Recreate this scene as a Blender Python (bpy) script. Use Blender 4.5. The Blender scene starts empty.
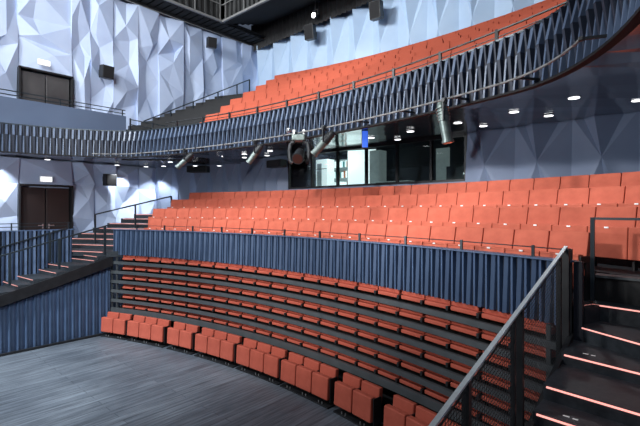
import bpy, bmesh, math, random
from mathutils import Vector, Matrix
random.seed(7)
S = bpy.context.scene
COL = S.collection
PI = math.pi
CX, CY = -7.35, -11.2            # centre of the seating arcs
EYE = 3.8

# ------------------------------------------------------------------ materials
def mat(name, col, rough=0.6, metal=0.0, col2=None, scale=8.0, detail=3.0, bump=0.0, spec=0.5,
        emit=None, estr=0.0, coat=0.0, stretch=None, bscale=None, mixlo=0.35, mixhi=0.65):
    m = bpy.data.materials.new(name); m.use_nodes = True
    nt = m.node_tree; b = nt.nodes['Principled BSDF']
    b.inputs['Base Color'].default_value = (*col, 1)
    b.inputs['Roughness'].default_value = rough
    b.inputs['Metallic'].default_value = metal
    b.inputs['Specular IOR Level'].default_value = spec
    b.inputs['Coat Weight'].default_value = coat
    b.inputs['Coat Roughness'].default_value = 0.08
    tc = nt.nodes.new('ShaderNodeTexCoord')
    mp = nt.nodes.new('ShaderNodeMapping')
    nt.links.new(tc.outputs['Object'], mp.inputs['Vector'])
    if stretch: mp.inputs['Scale'].default_value = stretch
    nz = nt.nodes.new('ShaderNodeTexNoise'); nz.inputs['Scale'].default_value = scale
    nz.inputs['Detail'].default_value = detail
    nt.links.new(mp.outputs['Vector'], nz.inputs['Vector'])
    if col2 is not None:
        cr = nt.nodes.new('ShaderNodeValToRGB')
        cr.color_ramp.elements[0].position = mixlo; cr.color_ramp.elements[1].position = mixhi
        cr.color_ramp.elements[0].color = (*col, 1); cr.color_ramp.elements[1].color = (*col2, 1)
        nt.links.new(nz.outputs['Fac'], cr.inputs['Fac'])
        nt.links.new(cr.outputs['Color'], b.inputs['Base Color'])
    if bump > 0:
        n2 = nt.nodes.new('ShaderNodeTexNoise'); n2.inputs['Scale'].default_value = bscale or scale * 6
        nt.links.new(mp.outputs['Vector'], n2.inputs['Vector'])
        bp = nt.nodes.new('ShaderNodeBump'); bp.inputs['Strength'].default_value = bump
        bp.inputs['Distance'].default_value = 0.01
        nt.links.new(n2.outputs['Fac'], bp.inputs['Height'])
        nt.links.new(bp.outputs['Normal'], b.inputs['Normal'])
    if emit:
        b.inputs['Emission Color'].default_value = (*emit, 1)
        b.inputs['Emission Strength'].default_value = estr
    return m

M = {}
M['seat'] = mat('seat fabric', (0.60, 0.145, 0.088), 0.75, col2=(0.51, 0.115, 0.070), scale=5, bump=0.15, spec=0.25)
M['seatup'] = mat('seat fabric darkened balcony', (0.46, 0.098, 0.055), 0.8, col2=(0.36, 0.072, 0.040), scale=2.2, bump=0.15, spec=0.2)  # copy of the seat red, darkened to tone down the bright balcony light
M['seat_edge'] = mat('seat piping', (0.70, 0.19, 0.11), 0.6, scale=5)
M['seatlow'] = mat('seat fabric dimmed lower tier', (0.48, 0.105, 0.068), 0.75, col2=(0.41, 0.085, 0.054), scale=5, bump=0.15, spec=0.25)  # copy of the seat red, darkened in place of weaker light low down
M['black'] = mat('black metal', (0.010, 0.011, 0.013), 0.45, col2=(0.018, 0.019, 0.022), scale=6)
M['rail'] = mat('dark blue grey rail', (0.030, 0.042, 0.052), 0.35, metal=0.4, scale=5)
M['handrail'] = mat('pale steel handrail', (0.78, 0.84, 0.88), 0.3, metal=0.1, col2=(0.66, 0.72, 0.76), scale=9)
M['blue'] = mat('blue fluted cladding', (0.072, 0.118, 0.212), 0.48, col2=(0.060, 0.100, 0.186), scale=3, spec=0.5)
M['bluefascia'] = mat('blue grey fluted fascia', (0.095, 0.135, 0.218), 0.40, col2=(0.075, 0.110, 0.185), scale=3)
M['bluegroove'] = mat('dark groove', (0.007, 0.010, 0.020), 0.6, scale=3)
M['blueshade'] = mat('navy cladding painted shade', (0.018, 0.026, 0.048), 0.6, scale=3)  # shade put into the colour of the balcony fin faces
M['wall_side'] = mat('pale blue faceted panel', (0.50, 0.59, 0.78), 0.62, col2=(0.44, 0.53, 0.73), scale=1.2, bump=0.05)
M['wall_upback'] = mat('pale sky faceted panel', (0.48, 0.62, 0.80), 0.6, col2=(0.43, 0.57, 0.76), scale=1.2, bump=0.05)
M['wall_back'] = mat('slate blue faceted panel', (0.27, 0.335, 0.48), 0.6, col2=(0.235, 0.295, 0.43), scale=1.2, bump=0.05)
M['parapet_plain'] = mat('plain slate blue panel', (0.105, 0.145, 0.225), 0.5, col2=(0.09, 0.125, 0.20), scale=0.8)
M['soffit'] = mat('glossy navy soffit', (0.022, 0.029, 0.055), 0.14, col2=(0.016, 0.022, 0.043), scale=0.6, coat=0.25)
M['soffit_reflect'] = mat('glossy soffit painted seat reflection', (0.045, 0.017, 0.015), 0.25, col2=(0.030, 0.014, 0.013), scale=0.6, coat=0.5)  # red-brown stands in for the red seats reflected in the soffit
M['tread'] = mat('charcoal tread', (0.020, 0.026, 0.033), 0.5, col2=(0.036, 0.044, 0.054), scale=18, bump=0.3)
M['riser'] = mat('black riser', (0.006, 0.0065, 0.008), 0.7, col2=(0.009, 0.0095, 0.011), scale=4)
M['bar'] = mat('grey fascia bar', (0.072, 0.082, 0.090), 0.5, col2=(0.058, 0.067, 0.074), scale=4)
M['dark'] = mat('dark void', (0.008, 0.008, 0.010), 0.8, scale=3)
M['ceil'] = mat('black ceiling', (0.010, 0.010, 0.011), 0.85, col2=(0.007, 0.007, 0.0075), scale=1.0)
M['grid'] = mat('charcoal ribbed cladding', (0.055, 0.056, 0.057), 0.6, col2=(0.035, 0.036, 0.037), scale=1.5)
M['gridrail'] = mat('mid grey catwalk rail', (0.22, 0.22, 0.22), 0.5, scale=4)
M['gridpanel'] = mat('light grey catwalk panel', (0.28, 0.29, 0.29), 0.6, col2=(0.16, 0.165, 0.165), scale=1.2)
M['curtain'] = mat('black pleated drape', (0.040, 0.040, 0.042), 0.85, col2=(0.025, 0.025, 0.027), scale=2)
M['door_up'] = mat('dark bronze door', (0.11, 0.105, 0.107), 0.38, col2=(0.065, 0.062, 0.066), scale=0.9, metal=0.3)
M['door_low'] = mat('dark brown door', (0.022, 0.012, 0.011), 0.45, col2=(0.015, 0.009, 0.009), scale=0.9)
M['steel'] = mat('brushed steel', (0.55, 0.56, 0.57), 0.3, metal=0.9, scale=9)
M['white'] = mat('white plate', (0.85, 0.85, 0.85), 0.5, scale=9, emit=(1, .95, .9), estr=0.15)
M['sign'] = mat('lit white sign', (0.9, 0.9, 0.9), 0.5, scale=9, emit=(0.95, 1, 1), estr=1.3)
M['lampdisc'] = mat('lit downlight disc', (0.9, 0.9, 0.9), 0.5, scale=9, emit=(0.95, 0.97, 1), estr=3.5)
M['led'] = mat('pink led strip', (0.7, 0.35, 0.32), 0.5, scale=9, emit=(1, 0.40, 0.35), estr=1.25)
M['fixture'] = mat('grey green lamp body', (0.20, 0.25, 0.24), 0.42, metal=0.5, col2=(0.13, 0.165, 0.16), scale=12)
M['fixdark'] = mat('dark lamp body', (0.035, 0.040, 0.045), 0.45, metal=0.3, scale=12)
M['lens'] = mat('warm dark lens', (0.06, 0.02, 0.015), 0.12, scale=9, coat=0.8)
M['led_dim'] = mat('dim pink led strip', (0.6, 0.3, 0.28), 0.5, scale=9, emit=(1, 0.40, 0.35), estr=0.45)
M['glow'] = mat('lamp glow', (1, 1, 1), 0.5, scale=9, emit=(1, 1, 1), estr=9)
M['bluelens'] = mat('blue gel', (0.05, 0.14, 0.6), 0.3, scale=9, emit=(0.05, 0.15, 0.8), estr=0.9)
M['booth_wall'] = mat('booth interior wall', (0.035, 0.045, 0.055), 0.7, col2=(0.02, 0.026, 0.034), scale=1.0)
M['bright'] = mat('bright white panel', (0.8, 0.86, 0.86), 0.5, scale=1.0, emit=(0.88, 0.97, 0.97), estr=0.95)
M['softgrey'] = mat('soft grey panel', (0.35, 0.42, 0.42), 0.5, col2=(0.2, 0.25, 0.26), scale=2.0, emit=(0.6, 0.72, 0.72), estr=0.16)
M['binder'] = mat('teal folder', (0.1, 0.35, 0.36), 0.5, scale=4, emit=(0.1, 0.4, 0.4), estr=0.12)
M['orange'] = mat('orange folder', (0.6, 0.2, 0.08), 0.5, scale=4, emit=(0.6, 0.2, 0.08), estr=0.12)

# stage floor: long planks running up-stage
def floor_mat():
    m = bpy.data.materials.new('grey stage planks'); m.use_nodes = True
    nt = m.node_tree; b = nt.nodes['Principled BSDF']; L = nt.links.new
    tc = nt.nodes.new('ShaderNodeTexCoord')
    mp = nt.nodes.new('ShaderNodeMapping'); mp.inputs['Rotation'].default_value = (0, 0, PI / 2)
    L(tc.outputs['Object'], mp.inputs['Vector'])
    br = nt.nodes.new('ShaderNodeTexBrick')
    br.inputs['Color1'].default_value = (0.135, 0.158, 0.188, 1); br.inputs['Color2'].default_value = (0.105, 0.124, 0.15, 1)
    br.inputs['Mortar'].default_value = (0.035, 0.045, 0.06, 1)
    br.inputs['Scale'].default_value = 1.0; br.inputs['Mortar Size'].default_value = 0.005
    br.inputs['Brick Width'].default_value = 3.4; br.inputs['Row Height'].default_value = 0.19
    br.offset = 0.37; L(mp.outputs['Vector'], br.inputs['Vector'])
    m2 = nt.nodes.new('ShaderNodeMapping'); m2.inputs['Scale'].default_value = (9, 0.5, 1)
    L(tc.outputs['Object'], m2.inputs['Vector'])
    nz = nt.nodes.new('ShaderNodeTexNoise'); nz.inputs['Scale'].default_value = 1.6; nz.inputs['Detail'].default_value = 8
    nz.inputs['Roughness'].default_value = 0.7
    L(m2.outputs['Vector'], nz.inputs['Vector'])
    cr = nt.nodes.new('ShaderNodeValToRGB')
    cr.color_ramp.elements[0].position = 0.3; cr.color_ramp.elements[0].color = (0.35, 0.35, 0.37, 1)
    cr.color_ramp.elements[1].position = 0.72; cr.color_ramp.elements[1].color = (1.9, 1.9, 1.86, 1)
    L(nz.outputs['Fac'], cr.inputs['Fac'])
    mx = nt.nodes.new('ShaderNodeMix'); mx.data_type = 'RGBA'; mx.blend_type = 'MULTIPLY'; mx.inputs[0].default_value = 1
    L(br.outputs['Color'], mx.inputs[6]); L(cr.outputs['Color'], mx.inputs[7])
    n3 = nt.nodes.new('ShaderNodeTexNoise'); n3.inputs['Scale'].default_value = 0.55; n3.inputs['Detail'].default_value = 4
    L(tc.outputs['Object'], n3.inputs['Vector'])
    c3 = nt.nodes.new('ShaderNodeValToRGB')
    c3.color_ramp.elements[0].position = 0.3; c3.color_ramp.elements[0].color = (0.62, 0.64, 0.68, 1)
    c3.color_ramp.elements[1].position = 0.7; c3.color_ramp.elements[1].color = (1.15, 1.15, 1.15, 1)
    L(n3.outputs['Fac'], c3.inputs['Fac'])
    my = nt.nodes.new('ShaderNodeMix'); my.data_type = 'RGBA'; my.blend_type = 'MULTIPLY'; my.inputs[0].default_value = 1
    L(mx.outputs[2], my.inputs[6]); L(c3.outputs['Color'], my.inputs[7])
    L(my.outputs[2], b.inputs['Base Color'])
    b.inputs['Roughness'].default_value = 0.5
    return m
M['floor'] = floor_mat()

def glass_mat():
    m = bpy.data.materials.new('booth glass'); m.use_nodes = True
    nt = m.node_tree; nt.nodes.clear()
    o = nt.nodes.new('ShaderNodeOutputMaterial'); mx = nt.nodes.new('ShaderNodeMixShader')
    t = nt.nodes.new('ShaderNodeBsdfTransparent'); g = nt.nodes.new('ShaderNodeBsdfGlossy')
    t.inputs['Color'].default_value = (0.86, 0.93, 0.93, 1); g.inputs['Roughness'].default_value = 0.03
    f = nt.nodes.new('ShaderNodeFresnel'); f.inputs['IOR'].default_value = 1.45
    nt.links.new(f.outputs[0], mx.inputs[0]); nt.links.new(t.outputs[0], mx.inputs[1])
    nt.links.new(g.outputs[0], mx.inputs[2]); nt.links.new(mx.outputs[0], o.inputs[0])
    return m
M['glass'] = glass_mat()

# ------------------------------------------------------------------ helpers
def link(name, bm, m, parent=None, smooth=False, recalc=True):
    if recalc: bmesh.ops.recalc_face_normals(bm, faces=bm.faces)
    me = bpy.data.meshes.new(name); bm.to_mesh(me); bm.free()
    if isinstance(m, (list, tuple)):
        for k in m: me.materials.append(k)
    else: me.materials.append(m)
    if smooth:
        for p in me.polygons: p.use_smooth = True
    o = bpy.data.objects.new(name, me); COL.objects.link(o)
    if parent: o.parent = parent
    return o

def tag(o, label=None, cat=None, group=None, kind=None):
    if label: o['label'] = label
    if cat: o['category'] = cat
    if group: o['group'] = group
    if kind: o['kind'] = kind
    return o

def empty(name, loc=(0, 0, 0), rz=0.0, label=None, cat=None, group=None):
    o = bpy.data.objects.new(name, None); COL.objects.link(o)
    o.location = loc; o.rotation_euler = (0, 0, rz); o.empty_display_size = 0.1
    return tag(o, label, cat, group)

def copy_tree(o, parent=None):
    c = o.copy(); COL.objects.link(c)
    if parent is not None: c.parent = parent
    for ch in list(o.children): copy_tree(ch, c)
    return c

def box(bm, c, s, bev=0.0, rot=None, segs=2, mi=0):
    r = bmesh.ops.create_cube(bm, size=1.0)
    vs = r['verts']
    bmesh.ops.scale(bm, vec=s, verts=vs)
    if bev > 0:
        es = list({e for v in vs for e in v.link_edges})
        rr = bmesh.ops.bevel(bm, geom=es, offset=bev, segments=segs, affect='EDGES', profile=0.6)
        vs = list({v for f in rr['faces'] for v in f.verts} | {v for v in vs if v.is_valid})
    if rot is not None: bmesh.ops.transform(bm, matrix=rot, verts=vs)
    bmesh.ops.translate(bm, vec=c, verts=vs)
    if mi:
        for f in {f for v in vs for f in v.link_faces}: f.material_index = mi
    return vs

def bar(bm, a, b, w=0.03, h=None, n=None):
    """square (or n-gon) bar from a to b"""
    a, b = Vector(a), Vector(b); d = b - a; L = d.length
    q = d.to_track_quat('Z', 'Y').to_matrix().to_4x4()
    if n:
        r = bmesh.ops.create_cone(bm, segments=n, radius1=w / 2, radius2=w / 2, depth=L, cap_ends=True)
        vs = r['verts']
    else:
        h = h or w
        vs = bmesh.ops.create_cube(bm, size=1.0)['verts']
        if abs(d.normalized().z) < 0.999:      # keep height upright
            x = d.normalized(); y = Vector((0, 0, 1)).cross(x).normalized(); z = x.cross(y)
            bmesh.ops.scale(bm, vec=(L, w, h), verts=vs)
            q = Matrix((x, y, z)).transposed().to_4x4()
        else:
            bmesh.ops.scale(bm, vec=(w, h, L), verts=vs); q = Matrix()
    bmesh.ops.transform(bm, matrix=Matrix.Translation((a + b) / 2) @ q, verts=vs)
    return vs

def tube(bm, pts, r=0.02, n=8):
    for i in range(len(pts) - 1): bar(bm, pts[i], pts[i + 1], 2 * r, n=n)

def cone(bm, a, b, r1, r2, n=20):
    a, b = Vector(a), Vector(b); d = b - a
    q = d.to_track_quat('Z', 'Y').to_matrix().to_4x4()
    vs = bmesh.ops.create_cone(bm, segments=n, radius1=r1, radius2=r2, depth=d.length, cap_ends=True)['verts']
    bmesh.ops.transform(bm, matrix=Matrix.Translation((a + b) / 2) @ q, verts=vs)

def prism(bm, poly, z0, z1):
    lo = [bm.verts.new((x, y, z0)) for x, y in poly]; hi = [bm.verts.new((x, y, z1)) for x, y in poly]
    n = len(poly)
    bm.faces.new(hi); bm.faces.new(lo[::-1])
    for i in range(n):
        bm.faces.new((lo[i], lo[(i + 1) % n], hi[(i + 1) % n], hi[i]))

def P(phi, R, z=0.0): return (CX + R * math.sin(phi), CY + R * math.cos(phi), z)
def P2(phi, R): return (CX + R * math.sin(phi), CY + R * math.cos(phi))

def sector(bm, R0, R1, f0, f1, z0, z1, n=None, g0=None, g1=None):
    """ring sector; g0,g1 = angle limits at the outer radius"""
    n = n or max(2, int(abs(f1 - f0) / 0.03))
    g0 = f0 if g0 is None else g0; g1 = f1 if g1 is None else g1
    inn = [P2(f0 + (f1 - f0) * i / n, R0) for i in range(n + 1)]
    out = [P2(g0 + (g1 - g0) * i / n, R1) for i in range(n + 1)]
    # build strip wise so that the top is clean
    rows = []
    for z in (z0, z1):
        rows.append(([bm.verts.new((*p, z)) for p in inn], [bm.verts.new((*p, z)) for p in out]))
    (li, lo), (hi, ho) = rows
    for i in range(n):
        bm.faces.new((hi[i], hi[i + 1], ho[i + 1], ho[i]))
        bm.faces.new((li[i + 1], li[i], lo[i], lo[i + 1]))
        bm.faces.new((li[i], li[i + 1], hi[i + 1], hi[i]))
        bm.faces.new((lo[i + 1], lo[i], ho[i], ho[i + 1]))
    bm.faces.new((li[0], hi[0], ho[0], lo[0])); bm.faces.new((hi[n], li[n], lo[n], ho[n]))

ORD = ['', 'first', 'second', 'third', 'fourth', 'fifth', 'sixth', 'seventh', 'eighth', 'ninth', 'tenth', 'eleventh',
       'twelfth', 'thirteenth', 'fourteenth', 'fifteenth', 'sixteenth', 'seventeenth', 'eighteenth', 'nineteenth',
       'twentieth', 'twenty-first', 'twenty-second', 'twenty-third', 'twenty-fourth', 'twenty-fifth', 'twenty-sixth',
       'twenty-seventh', 'twenty-eighth', 'twenty-ninth', 'thirtieth', 'thirty-first', 'thirty-second', 'thirty-third',
       'thirty-fourth', 'thirty-fifth', 'thirty-sixth']

# ------------------------------------------------------------------ paths (plan curves)
def arc_pts(R, f0, f1, step=0.02):
    n = max(2, int(abs(f1 - f0) * R / step))
    return [P2(f0 + (f1 - f0) * i / n, R) for i in range(n + 1)]

def bez(p0, p1, p2, p3, n=80):
    out = []
    for i in range(n + 1):
        t = i / n; u = 1 - t
        out.append(tuple(u**3 * p0[k] + 3 * u * u * t * p1[k] + 3 * u * t * t * p2[k] + t**3 * p3[k] for k in (0, 1)))
    return out

def balcony_path(off=0.0, yl=-3.0, yr=0.0):
    """plan of the balcony front from far left to near right; off>0 = toward the stage"""
    R = 18.3 - off
    f = 0.30
    p0 = P2(-f, R)
    t = (-math.cos(f), -math.sin(f))
    xe = -14.75 + off
    p3 = (xe, 2.6)
    left = bez(p0, (p0[0] + 1.2 * t[0], p0[1] + 1.2 * t[1]), (xe, 4.0), p3)
    pts = [(xe, yl)] + left[::-1]
    pts += arc_pts(R, -f, f)[1:-1]
    right = [(2 * CX - x, y) for x, y in left]
    pts += right + [(2 * CX - xe, yr)]
    return pts

def resample(pts, n):
    L = [0.0]
    for i in range(1, len(pts)):
        L.append(L[-1] + math.dist(pts[i], pts[i - 1]))
    out = []; j = 0
    for k in range(n + 1):
        s = L[-1] * k / n
        while j < len(pts) - 2 and L[j + 1] < s: j += 1
        t = (s - L[j]) / max(1e-9, L[j + 1] - L[j])
        out.append((pts[j][0] + (pts[j + 1][0] - pts[j][0]) * t, pts[j][1] + (pts[j + 1][1] - pts[j][1]) * t))
    return out

def path_len(pts): return sum(math.dist(pts[i], pts[i - 1]) for i in range(1, len(pts)))

def offset_at(pts, i, d):
    """offset to the right-hand side of travel (toward the stage when travelling left to right)"""
    a = pts[max(0, i - 1)]; b = pts[min(len(pts) - 1, i + 1)]
    tx, ty = b[0] - a[0], b[1] - a[1]; l = math.hypot(tx, ty)
    nx, ny = ty / l, -tx / l
    return (pts[i][0] + nx * d, pts[i][1] + ny * d)

def path_eval(pts, L, q):
    """point and stage-side normal at arc length q"""
    import bisect
    j = min(max(bisect.bisect_right(L, q) - 1, 0), len(pts) - 2)
    a, b = pts[j], pts[j + 1]; l = L[j + 1] - L[j]; t = (q - L[j]) / l
    tx, ty = (b[0] - a[0]) / l, (b[1] - a[1]) / l
    return a[0] + (b[0] - a[0]) * t, a[1] + (b[1] - a[1]) * t, ty, -tx

def fluted(name, pts, levels, pitch, m, parent=None, thick=0.06, ztop_fn=None, alt=()):
    """folded-plate cladding. levels = [(z, [(u, depth), ...])], the same number of fold points on every level;
    a fold point with depth 0 on both ends of a face is groove floor and turns dark"""
    L = [0.0]
    for i in range(1, len(pts)): L.append(L[-1] + math.dist(pts[i], pts[i - 1]))
    n = max(1, round(L[-1] / pitch)); pitch = L[-1] / n
    bm = bmesh.new(); rows = []; K = len(levels[0][1])
    tot = n * K
    for z, prof in levels:
        row = []
        for c in range(n):
            for (u, d) in prof:
                x, y, nx, ny = path_eval(pts, L, (c + u) * pitch)
                x += nx * d; y += ny * d
                row.append(bm.verts.new((x, y, ztop_fn(x, y) if z == 'top' else z)))
        rows.append(row)
    back = [[], []]
    for c in range(n):
        for (u, d) in levels[0][1]:
            x, y, nx, ny = path_eval(pts, L, (c + u) * pitch); x -= nx * thick; y -= ny * thick
            zt = ztop_fn(x, y) if levels[-1][0] == 'top' else levels[-1][0]
            back[0].append(bm.verts.new((x, y, levels[0][0]))); back[1].append(bm.verts.new((x, y, zt)))
    for i in range(tot - 1):
        for li in range(len(rows) - 1):
            a, b = rows[li], rows[li + 1]
            f = bm.faces.new((a[i], a[i + 1], b[i + 1], b[i]))
            ds = [levels[li][1][i % K][1], levels[li][1][(i + 1) % K][1], levels[li + 1][1][i % K][1], levels[li + 1][1][(i + 1) % K][1]]
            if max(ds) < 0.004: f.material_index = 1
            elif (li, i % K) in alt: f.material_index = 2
        bm.faces.new((rows[-1][i], rows[-1][i + 1], back[1][i + 1], back[1][i]))
        bm.faces.new((back[0][i], back[0][i + 1], rows[0][i + 1], rows[0][i]))
        bm.faces.new((back[0][i + 1], back[0][i], back[1][i], back[1][i + 1]))
    for k in (0, tot - 1):
        bm.faces.new([r[k] for r in rows] + [back[1][k], back[0][k]])
    return link(name, bm, [m, M['bluegroove'], M['blueshade']], parent)

# alternate straight and leaning fins (lower parapets)
FIN_B = [(0.0, 0), (.05, .055), (.27, .075), (.31, 0), (.44, 0), (.48, .075), (.70, .045), (.74, 0)]
FIN_T = [(0.0, 0), (.05, .055), (.27, .075), (.31, 0), (.60, 0), (.64, .075), (.86, .045), (.90, 0)]
# broad flat folds (wall under the stairs)
FIN_S = [(0.0, .008), (.10, .055), (.26, .06), (.32, .008), (.66, .03)]
# balcony: two interleaved blades folding opposite ways
BAL_T = [(.03, 0), (.06, .012), (.36, .012), (.39, 0), (.53, 0), (.60, .07), (.79, .07), (.82, 0)]
BAL_M = [(.03, 0), (.06, .085), (.36, .085), (.39, 0), (.53, 0), (.60, .02), (.76, .02), (.79, 0)]
BAL_B = [(.07, 0), (.10, .012), (.34, .012), (.37, 0), (.51, 0), (.58, .075), (.75, .075), (.78, 0)]

# ------------------------------------------------------------------ setting: floor
bm = bmesh.new(); box(bm, (-7.5, -1.0, -0.05), (24, 18, 0.1))
tag(link('floor', bm, M['floor']), kind='structure')
# floor of the side passage behind the left parapet, and upper side gallery
bm = bmesh.new(); box(bm, (-16.0, 0.8, 2.15), (2.1, 8.4, 0.1))
tag(link('floor', bm, M['tread']), kind='structure')
bm = bmesh.new(); box(bm, (-15.98, 2.2, 6.2), (2.1, 10.4, 0.1))
tag(link('floor', bm, M['tread']), kind='structure')

# ------------------------------------------------------------------ setting: faceted walls
def facet_wall(name, cols, zlev, place, m, depth=0.3, jit=0.25, seed=1, cross=False, ztop=None):
    """cols = list of u positions; place(u, v, depth)->xyz. Each column has its own folded relief."""
    rnd = random.Random(seed)
    bm = bmesh.new()
    for c in range(len(cols) - 1):
        u0, u1 = cols[c], cols[c + 1]; um = (u0 + u1) / 2
        zl = zlev(c) if callable(zlev) else zlev
        if cross:
            zc, z0, z1 = cross, zl[0], zl[-1]
            D = depth
            vv = {}
            def V(k, u, z, d):
                if k not in vv: vv[k] = bm.verts.new(place(u, z, d))
                return vv[k]
            C = V('c', um + rnd.uniform(-.06, .06), zc, D)
            TL = V('tl', u0, z1, D * .15); TR = V('tr', u1, z1, D * .15)
            TM = V('tm', um - 0.12 * (u1 - u0), z1, D * 1.15); BM_ = V('bm', um + .05, z0, D * .0)
            BL = V('bl', u0, z0, D * .6); BR = V('br', u1, z0, D * .6)
            QL = V('ql', u0, zc + .02, D * .35); QR = V('qr', u1, zc + .02, D * .35)
            TQ = V('tq', u0 + .16 * (u1 - u0), z1, D * .0); TQ2 = V('tq2', u1 - .2 * (u1 - u0), z1, D * .05)
            B1 = V('b1', um - .3 * (u1 - u0) , z0, D * .75); B2 = V('b2', um + .28 * (u1 - u0), z0, D * .75)
            for f in ((C, TL, QL), (C, TQ, TL), (C, TM, TQ), (C, TQ2, TM), (C, TR, TQ2), (C, QR, TR), (C, BR, QR), (C, B2, BR),
                      (C, BM_, B2), (C, B1, BM_), (C, BL, B1), (C, QL, BL)):
                bm.faces.new(f)
            # close sides back to the plane
            for (a, u, za) in ((TL, u0, z1), (TR, u1, z1)):
                pass
            edges = [(TL, QL, u0, z1, zc + .02), (QL, BL, u0, zc + .02, z0), (TR, QR, u1, z1, zc + .02), (QR, BR, u1, zc + .02, z0)]
            for a, b_, u, za, zb in edges:
                w1 = bm.verts.new(place(u, za, -0.15)); w2 = bm.verts.new(place(u, zb, -0.15))
                bm.faces.new((a, b_, w2, w1))
            continue
        # general crumpled column: left/right edge verts + interior apexes
        zs = [zl[0]] + [z + rnd.uniform(-jit, jit) for z in zl[1:-1]] + [zl[-1]]
        zr = [zl[0]] + [z + rnd.uniform(-jit, jit) for z in zl[1:-1]] + [zl[-1]]
        dl = [rnd.uniform(0, depth) for _ in zs]; drr = [rnd.uniform(0, depth) for _ in zr]
        Lv = [bm.verts.new(place(u0, z, d)) for z, d in zip(zs, dl)]
        Rv = [bm.verts.new(place(u1, z, d)) for z, d in zip(zr, drr)]
        Mv = [bm.verts.new(place(um + rnd.uniform(-.25, .25) * (u1 - u0), (a + b_) / 2, rnd.uniform(0, depth)))
              for a, b_ in zip(zs, zr)]
        for v, z in ((Mv[0], zl[0]), (Mv[-1], zl[-1])): pass
        for i in range(len(zs) - 1):
            ca = bm.verts.new(place(u0 + (u1 - u0) * rnd.uniform(.25, .75), (zs[i] + zs[i + 1]) / 2 + rnd.uniform(-jit, jit) * .5,
                                    rnd.choice((0.1, 0.9, 1.0)) * depth))
            ring = [Lv[i], Mv[i], Rv[i], Rv[i + 1], Mv[i + 1], Lv[i + 1]]
            for k in range(6):
                bm.faces.new((ring[k], ring[(k + 1) % 6], ca))
        for i in range(len(zs) - 1):
            for vv, u, zz in ((Lv, u0, zs), (Rv, u1, zr)):
                w1 = bm.verts.new(place(u, zz[i], -0.15)); w2 = bm.verts.new(place(u, zz[i + 1], -0.15))
                bm.faces.new((vv[i], vv[i + 1], w2, w1))
    # backing sheet
    ua, ub = cols[0], cols[-1]
    zl = zlev(0) if callable(zlev) else zlev
    return link(name, bm, m)

pl_left = lambda u, z, d: (-17.0 + d, u, z)
upcols = [-2.5, -1.0, 0.5, 1.6, 2.7, 3.9, 5.5, 6.15, 6.95, 7.9, 8.8, 9.9, 10.9, 12.0, 13.1, 14.2]
def zl_up(c):
    if upcols[c] == 3.9: return [8.55, 9.7, 10.7, 12.0]
    return [6.25, 7.7, 9.1, 10.6, 12.0]
tag(facet_wall('wall_left', upcols, zl_up, pl_left, M['wall_side'], depth=0.30, jit=0.42, seed=11), kind='structure')
lowcols = [-2.5, -1.3, 0.0, 1.2, 2.5, 3.9, 5.5, 6.25, 7.0, 7.95, 8.75]
def zl_low(c):
    if lowcols[c] == 3.9: return [4.68, 5.5]
    return [2.2, 3.5, 4.65, 5.5]
tag(facet_wall('wall_left', lowcols, zl_low, pl_left, M['wall_side'], depth=0.36, jit=0.12, seed=5), kind='structure')
# solid sheet behind the left panels
bm = bmesh.new(); box(bm, (-17.2, 5.9, 6.5), (0.1, 17.0, 13.0))
tag(link('wall_left', bm, M['wall_side']), kind='structure')

# upper back wall (straight) and lower back wall
ub = [-17.0 + 1.2 * i for i in range(17)]
tag(facet_wall('wall_back', ub, [8.6, 12.0], lambda u, z, d: (u, 14.28 - d, z), M['wall_upback'], depth=0.42, seed=3, cross=10.15), kind='structure')
bm = bmesh.new(); box(bm, (-7.4, 14.4, 9.5), (19.4, 0.1, 6.0))
tag(link('wall_back', bm, M['wall_upback']), kind='structure')
lbk = [-4.52 + 1.2 * i for i in range(6)]
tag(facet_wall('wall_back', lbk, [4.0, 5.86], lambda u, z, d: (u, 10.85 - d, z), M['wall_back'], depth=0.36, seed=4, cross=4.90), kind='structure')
bm = bmesh.new(); box(bm, (-1.5, 10.95, 4.5), (6.1, 0.08, 3.2))
tag(link('wall_back', bm, M['wall_back']), kind='structure')
# low wall under the booth windows
bm = bmesh.new(); box(bm, (-7.82, 10.85, 4.1), (6.6, 0.16, 0.96))
tag(link('wall_back', bm, M['wall_back']), kind='structure')
# bent wall from the booth to the left corner
bp = [(-17.0, 8.75), (-15.0, 10.0), (-13.0, 10.8), (-11.12, 10.85)]
def seg_wall(p, q, n, seed):
    L = math.dist(p, q); tx, ty = (q[0] - p[0]) / L, (q[1] - p[1]) / L
    nx, ny = ty, -tx
    cols = [L * i / n for i in range(n + 1)]
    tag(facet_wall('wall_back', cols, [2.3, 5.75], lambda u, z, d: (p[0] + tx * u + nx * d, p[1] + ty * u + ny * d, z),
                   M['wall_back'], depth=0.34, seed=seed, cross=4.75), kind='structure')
    bm = bmesh.new()
    bar(bm, (p[0] - nx * .12, p[1] - ny * .12, 4.0), (q[0] - nx * .12, q[1] - ny * .12, 4.0), 0.06, 3.6)
    tag(link('wall_back', bm, M['wall_back']), kind='structure')
seg_wall(bp[0], bp[1], 3, 1); seg_wall(bp[1], bp[2], 3, 2); seg_wall(bp[2], bp[3], 3, 3)

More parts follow.
